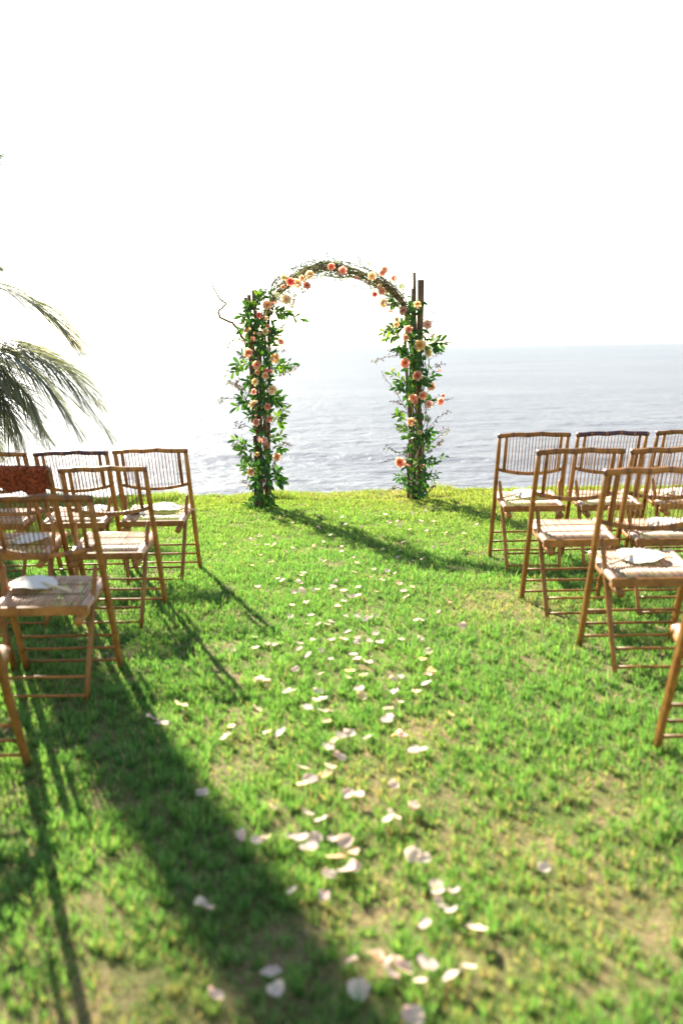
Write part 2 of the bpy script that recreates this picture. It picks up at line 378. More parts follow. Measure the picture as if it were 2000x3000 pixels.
for nm in ('top_rail', 'lower_rail'):                # dark joints of the cane
    b_ = CH[nm]; me_ = b_.mesh(nm); me_.materials.append(M['bamboo']); me_.materials.append(M['node'])
    for i, on in enumerate(b_.nodes):
        if on:
            for j in range(b_.sides): me_.polygons[i*b_.sides+j].material_index = 1
    CH[nm] = me_
SEAT_A, SEAT_B = Vector((0, -.465, .420)), Vector((0, -.065, .458))
seat_tilt = math.atan2(SEAT_B.z-SEAT_A.z, SEAT_B.y-SEAT_A.y)
SPM = []
def spindle_mesh(u):
    m_ = MB(); a = rail_pt(u, HT, .028, -.010); b_ = rail_pt(u, .655, .048, .030)
    m_.tube([a, a.lerp(b_, .5)+Vector((wig(.0012), wig(.001), 0)), b_], [.0026, .0028, .0026], 5); return m_.mesh('spindle')
SPU = [u*.80 for u in np.linspace(-1, 1, 18)]
SPM = [spindle_mesh(u) for u in SPU[1:-1]]
def make_chair(x_aisle, y_foot, side, idx, label, zs=1.0, rz=0.0, dark_top=False):
    """x_aisle: outer face of the aisle-side post at the front foot; side +1 = chairs right of the aisle"""
    cx = x_aisle+side*(.235+idx*.497)
    r = empty('folding_chair', (cx, y_foot, gz(cx, y_foot)), rz); r.scale = (1, 1, zs)
    tag(r, label, 'chair', 'bamboo folding chairs in rows')
    def P_(name, key, loc, mt, rot=(0, 0, 0)):
        o_ = obj(name, CH[key], M[mt], r); o_.location = loc; o_.rotation_euler = rot; return o_
    for s in (-1, 1):
        P_('back_post', 'post', (s*XO, 0, 0), 'bamboo'); P_('rear_leg', 'rear_leg', (s*(XO-.026), 0, 0), 'bamboo').scale = (s, 1, 1)
        P_('back_upright', 'upright', (s*XO*.80, 0, 0), 'bamboo')
        P_('seat_edge', 'arm', (s*.180, SEAT_A.y+.004, SEAT_A.z), 'slat', (seat_tilt, 0, 0))
        P_('seat_support', 'side_rail', (s*.165, SEAT_A.y+.01, SEAT_A.z-.042), 'bamboo', (seat_tilt, 0, 0))
    t_ = P_('top_rail', 'top_rail', (0, 0, 0), 'bamboo')
    if dark_top:
        t_.material_slots[0].link = 'OBJECT'; t_.material_slots[0].material = M['darkrail']
    P_('lower_rail', 'lower_rail', (0, 0, 0), 'bamboo')
    for m_ in SPM: obj('spindle', m_, M['bamboo'], r)
    for z in (.055, .125, .195): P_('rung', 'rung', (0, -K*z, z), 'bamboo').rotation_euler = (random.uniform(0, 3), 0, 0)
    for z in (.04, .115):
        o_ = P_('rung', 'rung', (0, -.475+.35*z, z), 'bamboo'); o_.scale = ((XO-.048)/XO, 1, 1)
    P_('front_rail', 'front_rail', SEAT_B+Vector((0, -.003, 0)), 'slat'); P_('rear_rail', 'rear_rail', SEAT_A+Vector((0, -.004, .002)), 'bamboo')
    for i in range(23):
        u = -1+2*i/22
        P_('seat_slat', 'slat', (u*.156, SEAT_A.y+.010, SEAT_A.z+.012+wig(.0006)), 'slat', (seat_tilt, 0, wig(.006)))
    for t in (.34, .66): P_('slat_binding', 'binding', SEAT_A.lerp(SEAT_B, t)+Vector((0, 0, .0185)), 'cord')
    return r
chairs = {}
def row(key, x, y, side, zs, specs):
    for i, (lab, dark) in enumerate(specs):
        chairs[key, i] = make_chair(x, y+wig(.015)*(i > 0), side, i, lab, zs, wig(.012), dark)
row('R1', 1.005, 6.77, 1, 1.0, [('bamboo folding chair at the aisle end of the front row, beside thick bare arch posts', False),
    ('bamboo folding chair with dark stained top rail, front row opposite the palm', True),
    ('bamboo folding chair on the outer side of the dark railed chair away from the palm', False)])
row('R2', 1.015, 5.60, 1, 1.02, [('bamboo folding chair with empty seat beside the worn brown patch of lawn', False),
    ('bamboo folding chair with a fan, next to the empty chair by worn lawn', False)])
row('R3', 1.125, 4.66, 1, 1.02, [('bamboo folding chair with long handled white fan, one row behind the worn lawn patch', False)])
row('R4', 1.11, 3.42, 1, 1.02, [('bamboo folding chair in the last row across the aisle from the palm', False)])
row('L1', -.935, 6.54, -1, .95, [('bamboo folding chair with a white fan and black pouch on its seat', False),
    ('bamboo folding chair with dark stained top rail in the front row on the palm side', True),
    ('bamboo folding chair in front of the palm, third from the aisle in the front row', False)])
row('L2', -1.0, 5.57, -1, .96, [('bamboo folding chair with empty seat by the aisle on the palm side', False),
    ('bamboo folding chair with a reddish brown smear over its back', False)])
row('L3', -1.018, 4.46, -1, .985, [('bamboo folding chair by the aisle with striped shade on its white fan', False),
    ('bamboo folding chair second from the aisle, behind the chair with the smear', False)])
row('L4', -1.113, 3.36, -1, .985, [('bamboo folding chair in the last row on the palm side', False)])

# ------------------------------------------------------------------ paddle fans on the seats
def fan_mesh():
    m_ = MB(); ring = []; c = Vector((0, .03, .014))
    rows_ = []
    for t in (.0, .35, .7, .93, 1.0):
        rr = []
        for j in range(28):
            a = 2*math.pi*j/28; sxr = .112*(1+.10*math.sin(a)); syr = .098*(1-.10*math.cos(2*a))
            dip = -.016*math.exp(-((a-1.5*math.pi)/.3)**2)
            x_, y_ = t*sxr*math.cos(a), t*(syr+dip)*math.sin(a)
            rr.append((x_, y_, .016*(1-t*t)+.006*math.sin(2*a+.6)*t*t+.0022*math.cos(9*a)*t))
        rows_.append(rr)
    vs = [v for rr in rows_[1:] for v in rr]; k = 28; vs.append((0, 0, .016)); ci = len(vs)-1
    fs = [(i*k+j, i*k+(j+1) % k, (i+1)*k+(j+1) % k, (i+1)*k+j) for i in range(3) for j in range(k)]+[(ci, (j+1) % k, j) for j in range(k)]
    fs = [f[::-1] for f in fs]
    nv = len(vs); lo = [(x, y, z-.0025) for x, y, z in vs]
    rim = [(3*k+j, 3*k+(j+1) % k, nv+3*k+(j+1) % k, nv+3*k+j) for j in range(k)]
    m_.add(vs+lo, fs+[tuple(i+nv for i in f[::-1]) for f in fs]+rim); return m_.mesh('fan_blade')
FB = fan_mesh()
hm = MB(); hm.tube([(0, -.06, .012), (0, -.12, .008), (0, -.20, .006), (0, -.215, .006)], [.004, .0055, .006, .004], 8, sx=1.5); FH = hm.mesh('fan_handle')
fr = MB()
for j in range(7):
    a = R(40+j*16.7); fr.tube([(0, -.07, .010), (.05*math.cos(a), .0+.05*math.sin(a)-.01, .0125), (.088*math.cos(a), .088*math.sin(a), .0075)], .0018, 4)
FR = fr.mesh('fan_ribs')
def fan(key, i, x, y, rz, label):
    c = chairs[key, i]; t = (y-SEAT_A.y)/(SEAT_B.y-SEAT_A.y); p = SEAT_A.lerp(SEAT_B, t); zs = c.scale.z
    e = empty('paddle_fan', (c.location.x+x, c.location.y+y, c.location.z+(p.z+.034)*zs)); e.rotation_euler = (seat_tilt, wig(.05), rz)
    tag(e, label, 'fan', 'white hand fans left on the seats'); obj('fan_blade', FB, M['fan'], e); obj('fan_handle', FH, M['fanstick'], e); obj('fan_ribs', FR, M['fan'], e)
fan('R3', 0, -.005, -.20, R(-52), 'white paddle fan with long handle on the aisle chair behind the worn lawn patch')
fan('R2', 1, .03, -.22, R(-60), 'white paddle fan seen through the back of the chair next to the empty one')
fan('R1', 0, .00, -.20, R(-58), 'white paddle fan on front row aisle chair beside the thick bare posts')
fan('R1', 2, .00, -.22, R(-50), 'white paddle fan on the front row chair third from the aisle')
fan('L1', 0, .04, -.20, R(75), 'white paddle fan on front row seat beside a black pouch')
fan('L1', 1, .09, -.22, R(60), 'white paddle fan on the front row chair with dark top rail, palm side')
fan('L2', 1, .05, -.25, R(-60), 'white paddle fan on the chair that carries the smear')
fan('L3', 0, -.09, -.22, R(62), 'white paddle fan with striped shade on aisle chair behind the smear chair')

c = chairs['L1', 0]
e = empty('black_pouch', (c.location.x-.135, c.location.y-.33, c.location.z+.452*.95)); e.rotation_euler = (0, 0, R(25)); tag(e, 'small black pouch with white flap on front row seat beside a fan', 'pouch')
pm = MB(); pm.add([(-.03, -.015, 0), (.03, -.015, 0), (.03, .015, 0), (-.03, .015, 0), (-.02, -.006, .04), (.022, -.006, .04), (.022, .006, .04), (-.02, .006, .04)],
    [(3, 2, 1, 0), (4, 5, 6, 7), (0, 1, 5, 4), (1, 2, 6, 5), (2, 3, 7, 6), (3, 0, 4, 7)]); obj('pouch_body', pm, M['black'], e, False)
pm = MB(); pm.add([(.032, -.014, 0), (.07, -.010, .002), (.036, -.012, .04), (.032, .010, 0), (.07, .008, .002), (.036, .006, .04)],
    [(0, 1, 2), (5, 4, 3), (0, 3, 4, 1), (1, 4, 5, 2), (2, 5, 3, 0)]); obj('pouch_flap', pm, M['card'], e, False)

# cloth added for a reddish smear on the second chair back of row L2
c = chairs['L2', 1]; sm = MB(); nu, nv = 26, 22; vs = []
for j in range(nv+1):
    for i in range(nu+1):
        u = i/nu; v = j/nv; x = .215-.30*u; s_ = (v-.30)*(.10+.20*math.sin(math.pi*min(1, .15+.85*u))**1.3+.05*math.sin(u*9))       # arc length over the rail
        uu = x/XO; q = max(0, 1-uu*uu)
        rp = rail_pt(max(-1, min(1, uu)), HT, .028, -.010)
        fold = (.009*math.sin(u*22+v*3)+.005*math.sin(u*47+1))*(.3+1.2*abs(v-.3))
        if abs(s_) < .03: a_ = s_/.03*math.pi/2; off = Vector((0, -.021*math.sin(a_), .021*math.cos(a_)))
        else:
            dn = abs(s_)-.03; off = Vector((0, -math.copysign(.021, s_)+.40*dn*(1 if s_ > 0 else .9)*1.0, -dn*.9))
            if s_ > 0: off.y -= .004
            else: off.y += .02
        rag = .02*math.sin(u*17)*abs(v-.32)
        vs.append(rp+off+Vector((wig(.002), -fold-(.01 if s_ > 0 else -.01), rag)))
fs = [(j*(nu+1)+i, j*(nu+1)+i+1, (j+1)*(nu+1)+i+1, (j+1)*(nu+1)+i) for j in range(nv) for i in range(nu)]
sm.add(vs, fs); so = obj('smear', sm, M['smear']); so.location = c.location; so.scale = c.scale; so.rotation_euler = c.rotation_euler
sm_ = so.modifiers.new('thick', 'SOLIDIFY'); sm_.thickness = .004
tag(so, 'reddish brown smear built as an added cloth over a bamboo chair back', 'smear')

# ------------------------------------------------------------------ flowers
def petal_patch(m_, M4, L, W, cup, curl, lay, nu=4, nv=4, ruff=0.0):
    vs = []
    for j in range(nv+1):
        v = j/nv
        for i in range(nu+1):
            u = 2*i/nu-1; wd = W*(.35+.65*math.sin(math.pi*min(1, .12+.62*v)))*(1 if v < .95 else .80)
            y = L*v*(1-.10*u*u*v); z = cup*(u*u)*v+curl*v*v+ruff*math.sin(u*5+v*4)*v
            vs.append(M4 @ Vector((u*wd*.5, y, z)))
    fs = [(j*(nu+1)+i, j*(nu+1)+i+1, (j+1)*(nu+1)+i+1, (j+1)*(nu+1)+i) for j in range(nv) for i in range(nu)]
    m_.add(vs, fs, None, lay)
def rose_mesh(seed, layers, name='rose'):
    random.seed(seed); m_ = MB()
    nl = len(layers)
    for k, (cnt, tilt, L, W, r0) in enumerate(layers):
        for i in range(cnt):
            a = 2*math.pi*(i+.5*(k % 2)+wig(.12))/cnt
            # local: petal grows along +Y, bowl opens to +Z
            T = Matrix.Rotation(a, 4, 'Z') @ Matrix.Translation((0, r0, -.15+.05*(nl-k))) @ Matrix.Rotation(R(tilt+wig(6)), 4, 'X')
            petal_patch(m_, T, L*(1+wig(.08)), W*(1+wig(.1)), .22, -.12, k/(nl-1), ruff=.03)
    return m_.mesh(name)
FULL = [(3, 88, .38, .30, .05), (4, 82, .42, .40, .12), (5, 74, .48, .48, .20), (6, 60, .55, .58, .26), (6, 42, .62, .66, .32), (6, 18, .66, .72, .36)]
OPEN = [(6, 70, .22, .2, .06), (6, 52, .6, .62, .16), (6, 30, .72, .74, .22), (6, 8, .76, .78, .24)]
BUD = [(3, 88, .5, .45, .06), (4, 84, .6, .55, .14), (5, 76, .72, .62, .2), (5, 64, .72, .66, .24)]
RM = [rose_mesh(1, FULL), rose_mesh(2, FULL), rose_mesh(3, OPEN), rose_mesh(4, BUD)]
def cluster_mesh(seed, n_, ell, sz, name):
    random.seed(seed); m_ = MB()
    for i in range(n_):
        d = Vector((random.gauss(0, 1), random.gauss(0, 1), random.gauss(0, 1))).normalized(); p = Vector((d.x*ell[0], d.y*ell[1], d.z*ell[2]))*random.uniform(.55, 1)
        u = d.orthogonal().normalized(); v = d.cross(u); s_ = sz*random.uniform(.6, 1.2)
        m_.add([p-u*s_, p-v*s_, p+u*s_, p+v*s_, p+d*s_*.5], [(0, 1, 4), (1, 2, 4), (2, 3, 4), (3, 0, 4)], None, random.random())
    return m_.mesh(name, False)
AST = [cluster_mesh(5, 90, (.28, .28, 1.0), .12, 'astilbe'), cluster_mesh(6, 80, (.34, .3, .9), .13, 'astilbe')]
HYD = cluster_mesh(7, 130, (1, 1, 1), .17, 'hydrangea')
random.seed(21)

# ------------------------------------------------------------------ wedding arch
BL, BR = Vector((-.726, 9.10, 0)), Vector((.739, 9.45, 0))
arch = empty('wedding_arch', ((BL+BR)*.5)); tag(arch, 'wooden wedding arch wound with vines, green leaves and peach roses', 'arch')
AO = Vector(arch.location)
def arch_y(x): # depth of the arch plane for a photo column
    t = (x-770)/(1225-770); return BL.y+(BR.y-BL.y)*max(-.25, min(1.25, t))
def A(x, y, dy=0.0): return at_depth(x, y, arch_y(x)+dy)-AO
S = lambda px_: px_*9.3/FPX      # photo pixels -> metres at the arch
def post(pts, r0, r1):
    P_ = [A(*p) for p in pts]; q = []; k = 12
    for i in range(k+1):
        t = i/k*(len(P_)-1); a = min(int(t), len(P_)-2); q.append(P_[a].lerp(P_[a+1], t-a)+Vector((wig(.004), wig(.004), 0)))
    m_ = MB(); m_.tube(q, [(r0+(r1-r0)*i/k)*(1+wig(.05)) for i in range(k+1)], 10); obj('post', m_, M['bark'], arch)
post([(752, 1498, 0), (748, 1250, 0), (720, 872, .02)], .020, .017)
post([(764, 1500, -.06), (760, 1250, -.04), (728, 864, -.03)], .020, .017)
post([(790, 1497, .05), (775, 1200, .03), (741, 850, 0)], .020, .017)
post([(779, 1499, -.02), (790, 1200, -.02), (786, 900, .03)], .017, .013)
post([(1213, 1472, -.05), (1204, 1200, -.03), (1211, 846, .02)], .026, .022)
post([(1242, 1472, .0), (1224, 1150, 0), (1233, 820, -.02)], .027, .029)
post([(1228, 1470, .05), (1216, 1100, .05), (1213, 798, .03)], .022, .014)
post([(1196, 1471, .04), (1200, 1250, .03), (1185, 985, .03)], .018, .012)
# vine bundle
ARC = [(752, 1130), (762, 1020), (775, 930), (799, 873), (837, 836), (875, 804), (910, 789), (948, 781), (990, 784), (1035, 794), (1083, 816), (1129, 838), (1165, 868), (1188, 912), (1203, 970), (1208, 1060), (1210, 1150)]
def arc_pt(t):
    t = max(0, min(.9999, t))*(len(ARC)-1); a = int(t); f = t-a
    p0, p1, p2, p3 = (ARC[max(0, min(len(ARC)-1, a+k))] for k in (-1, 0, 1, 2))
    h = lambda i: .5*((2*p1[i])+(-p0[i]+p2[i])*f+(2*p0[i]-5*p1[i]+4*p2[i]-p3[i])*f*f+(-p0[i]+3*p1[i]-3*p2[i]+p3[i])*f**3)
    return h(0), h(1)
for k in range(32):
    ph = random.uniform(0, 6.28); tw = random.uniform(2, 6)*random.choice((-1, 1)); rr = random.uniform(.35, 1.5); t0, t1 = random.uniform(0, .22), random.uniform(.78, 1)
    if k > 11: rr *= random.uniform(1.3, 2.4); t0, t1 = random.uniform(.1, .4), random.uniform(.6, .9)
    P_ = []
    for i in range(46):
        t = t0+(t1-t0)*i/45; x, y = arc_pt(t); q = ph+tw*t*6.28*.5
        P_.append(A(x, y)+Vector((0, math.sin(q)*.030*rr, math.cos(q)*.030*rr))+Vector((math.cos(q*1.3)*.02*rr, 0, wig(.004))))
    m_ = MB(); m_.tube(P_, random.uniform(.003, .0065) if k < 12 else .0028, 6); obj('vine', m_, M['vine' if k % 4 else 'twig'], arch)
# vines running down both posts
for (xa, xb, ya, yb) in ((752, 788, 900, 1490), (1196, 1246, 900, 1465)):
    for k in range(13):
        x0, x1 = random.uniform(xa-8, xb+8), random.uniform(xa-6, xb+6); dy = random.uniform(-.10, .04); y0 = random.uniform(ya, ya+200); y1 = random.uniform(yb-150, yb)
        P_ = [A(x0+(x1-x0)*i/11+8*math.sin(i*1.3+k), y0+(y1-y0)*i/11, dy+.02*math.sin(i+k)) for i in range(12)]
        m_ = MB(); m_.tube(P_, random.uniform(.0025, .006), 5); obj('vine', m_, M['vine' if k % 2 else 'twig'], arch)

GREENS = [(.045, .125, .030), (.032, .095, .030), (.075, .165, .030), (.125, .21, .036), (.040, .10, .045)]
lm = []
for k in range(4):
    m_ = MB(); m_.leaf((0, 0, 0), (0, 1, 0), (0, 0, 1), 1, (.42, .48, .36, .26)[k], (.15, .35, .05, .2)[k], .14); lm.append(m_.mesh('leaf'))
LEAFN = [0]; mass = MB()
def put_leaf(p, d, up, L, kind, col):
    """leaf as its own part up to the limit, afterwards into the joined foliage"""
    d = Vector(d).normalized()
    if LEAFN[0] < 300 and not put_leaf.joined:
        LEAFN[0] += 1; o_ = obj('leaf', lm[kind], M['leaf'], arch); x_ = d.cross(Vector(up)).normalized(); z_ = x_.cross(d)
        Mx = Matrix((x_, d, z_)).transposed().to_4x4(); o_.matrix_local = Matrix.Translation(p) @ Mx @ Matrix.Scale(L, 4); o_.color = (*col, 1)
    else: mass.leaf(p, d, up, L, L*(.42, .48, .36, .26)[kind], random.uniform(.05, .4), .14, col)
put_leaf.joined = False
def sprig(x, y, dx, dy, dd=0.0, n_=9, leaf=19, kind=0, col=0, depth=None, stem=True):
    """broad-leaved sprig from photo point (x, y), reaching by (dx, dy) photo pixels"""
    dep = depth if depth is not None else wig(.08)
    a = A(x, y, dep); b_ = A(x+dx, y+dy, dep+dd); L = (b_-a).length; ax = (b_-a).normalized()
    mid = a.lerp(b_, .5)+Vector((0, 0, .12*L)); u = ax.orthogonal().normalized(); v = ax.cross(u)
    pos = lambda t: a*(1-t)**2+mid*2*t*(1-t)+b_*t*t
    if stem:
        m_ = MB(); m_.tube([pos(t) for t in (0, .25, .5, .75, 1)], [.0028, .0024, .002, .0017, .0012], 5); obj('stem', m_, M['twig'], arch)
    for i in range(n_):
        t = 1-(i/n_)**1.3*.75; q = i*2.4+wig(.4); sp = .35+.5*(i > 0)+wig(.2)
        d = ax*(1.0-.3*(i > 0))+(u*math.cos(q)+v*math.sin(q))*sp*(1.2 if i else .2)+Vector((0, 0, -.12))
        c_ = GREENS[min(4, max(0, col+random.choice((0, 0, 0, 1, -1))))] if col < 5 else GREENS[2]
        f = random.uniform(.75, 1.25); c_ = tuple(k*f for k in c_)
        put_leaf(pos(t), d, Vector((wig(.6), -.7+wig(.5), .7)), S(leaf)*random.uniform(.95, 1.5), kind, c_)
# (x, y, dx, dy, leaves, leaf px, kind, colour)
SPR = [(790, 920, 88, 14, 12, 20, 0, 0), (790, 918, 45, -5, 8, 18, 0, 3), (752, 890, 10, -42, 9, 17, 0, 3), (765, 880, 20, -20, 6, 15, 0, 0), (745, 930, -35, -4, 9, 19, 1, 0), (735, 945, -28, 20, 7, 17, 0, 1),
 (780, 1010, 32, -30, 9, 19, 0, 3), (780, 985, 18, -8, 7, 20, 1, 0), (740, 1070, -42, -4, 10, 20, 0, 2), (725, 1080, -48, 14, 9, 18, 0, 2), (735, 1060, -26, -22, 8, 17, 3, 1), (790, 1075, 60, -8, 12, 20, 0, 0), (800, 1070, 40, 4, 8, 17, 0, 3),
 (735, 1170, -40, 22, 8, 21, 2, 1), (728, 1180, -20, -16, 7, 18, 0, 0), (785, 1160, 38, -2, 8, 20, 2, 0), (790, 1180, 34, 2, 8, 20, 2, 1), (795, 1245, 40, -45, 12, 19, 0, 3), (800, 1235, 25, -12, 8, 18, 0, 2),
 (795, 1290, 32, -14, 9, 18, 0, 3), (795, 1310, 32, 4, 9, 19, 0, 0), (735, 1330, -45, -42, 12, 19, 0, 2), (728, 1320, -28, -6, 9, 18, 0, 0), (745, 1345, -20, -6, 7, 18, 0, 3), (740, 1375, -30, -10, 8, 17, 0, 2),
 (795, 1410, 28, 2, 8, 20, 1, 0), (800, 1400, 16, -18, 7, 18, 0, 0), (765, 1390, -16, 22, 7, 22, 1, 0), (775, 1440, 10, 24, 8, 22, 1, 1), (755, 1475, -30, 14, 9, 18, 3, 1), (770, 1470, -40, 18, 9, 18, 3, 0),
 (1180, 960, -55, 14, 12, 19, 0, 3), (1170, 985, -35, 6, 8, 17, 0, 2), (1165, 885, -26, 6, 10, 18, 1, 1), (1190, 965, -18, -6, 8, 19, 1, 1), (1175, 1000, -8, 26, 7, 22, 2, 1), (1250, 1010, 48, -6, 10, 24, 2, 0), (1245, 1010, 30, 10, 7, 22, 2, 1),
 (1190, 1120, -42, -22, 8, 20, 0, 3), (1190, 1130, -28, 4, 8, 19, 2, 0), (1245, 1120, 28, -20, 9, 18, 0, 0), (1195, 1235, -34, -18, 9, 18, 0, 2), (1200, 1250, -28, 4, 7, 17, 1, 3), (1240, 1262, 24, 2, 7, 20, 0, 0), (1240, 1275, 20, 14, 6, 18, 0, 1),
 (1240, 1355, 62, -16, 11, 13, 1, 1), (1240, 1340, 25, 12, 7, 17, 2, 0), (1200, 1385, -34, 12, 11, 18, 3, 0), (1240, 1400, 40, -14, 12, 14, 3, 1), (1200, 1425, -22, -10, 10, 13, 3, 4), (1215, 1440, 30, 12, 8, 13, 3, 4)]
SPR += [(745, 930, -20, -30, 8, 18, 0, 0), (752, 920, -14, -26, 7, 17, 1, 2), (760, 960, -26, -8, 8, 19, 0, 0), (748, 1010, -24, -10, 8, 18, 0, 1), (760, 905, 4, -32, 7, 16, 0, 3), (745, 1110, -22, 8, 8, 19, 0, 0), (750, 1215, -20, 6, 7, 18, 0, 1), (1215, 930, -22, -34, 9, 16, 3, 2), (1205, 1050, -24, -14, 8, 17, 0, 0), (1238, 1180, 22, -6, 7, 17, 0, 1), (1235, 1310, 24, -2, 7, 16, 0, 4)]
put_leaf.joined = False
for s_ in SPR: sprig(s_[0], s_[1], s_[2], s_[3], wig(.08), s_[4]-(s_[4] > 8)*2, s_[5], s_[6], s_[7], depth=-.05+wig(.06))
put_leaf.joined = True
for s_ in SPR: # second, fuller set behind the counted leaves
    sprig(s_[0]+wig(8), s_[1]+wig(10), s_[2]*.6, s_[3]*.6+wig(8), wig(.1), 9, s_[5], s_[6], s_[7], depth=wig(.1), stem=False)
CENT = [(x, y) for y in range(930, 1490, 10) for x in (755+8*math.sin(y), 783)]+[(x, y) for y in range(880, 1460, 10) for x in (1203, 1232+6*math.sin(y))]
GAPS = [(775, 1240, 22), (752, 1255, 15), (1222, 1215, 26), (765, 1425, 12), (1212, 1320, 14), (1236, 930, 36), (1240, 880, 30)]
for (x, y) in CENT:
    if any(abs(y-gy_) < gr and abs(x-gx_) < 26 for gx_, gy_, gr in GAPS) and random.random() < .85: continue
    for q in range(random.choice((3, 4, 5))):
        c_ = GREENS[random.choice((0, 0, 1, 1, 2, 4))]
        put_leaf(A(x+wig(14), y+wig(9), random.uniform(-.17, -.02)), Vector((wig(1), -.5+wig(.5), wig(.9)-.25)), Vector((wig(.4), -.8, .6)), S(22)*random.uniform(.7, 1.35), random.choice((0, 0, 1, 2, 3)), c_)
# narrow leaves along the arch
for i in range(760):
    t = random.uniform(.14, .86); x, y = arc_pt(t); g = random.gauss(0, 10)
    put_leaf(A(x+wig(5), y+g, wig(.06)), Vector((wig(1), wig(.6), wig(.7)-.1)), Vector((0, -.6, .8)), S(random.uniform(9, 19)), 3, tuple(k*random.uniform(1.0, 1.7) for k in random.choice([(.07, .10, .05), (.06, .105, .04), (.11, .135, .075)])))
fo = obj('foliage', mass, M['foliage'], arch); fo['kind'] = 'stuff'

# thin twigs, some with seeds or tiny leaves
def twig(pts, r=.0022, bits=0, bcol=(.10, .06, .05), dy=0.0, bs=5):
    P_ = []; Q = [A(x, y, dy) for x, y in pts]; r = r*(2.7 if r > .004 else 2.2); bits = int(bits*1.5)
    for i in range(len(Q)*5-4):
        t = i/5; a = min(int(t), len(Q)-2); P_.append(Q[a].lerp(Q[a+1], t-a)+Vector((wig(.004), wig(.006), wig(.004))))
    m_ = MB(); m_.tube(P_, [r*(1-.6*i/len(P_)) for i in range(len(P_))], 5); o_ = obj('twig', m_, M['twig'], arch)
    if bits:
        b_ = MB()
        for k in range(bits):
            p = P_[int(len(P_)*random.uniform(.35, .999))]; d = Vector((wig(1), wig(.6), wig(1))); Ls = S(random.uniform(bs*.9, bs*2.0))
            f = random.uniform(.7, 1.4); b_.leaf(p+d.normalized()*S(3)*random.random(), d, (0, -.7, .7), Ls, Ls*.38, .1, .1, tuple(c*f for c in bcol))
        bo = obj('twig_leaves', b_, M['foliage'], o_); bo['kind'] = 'stuff'
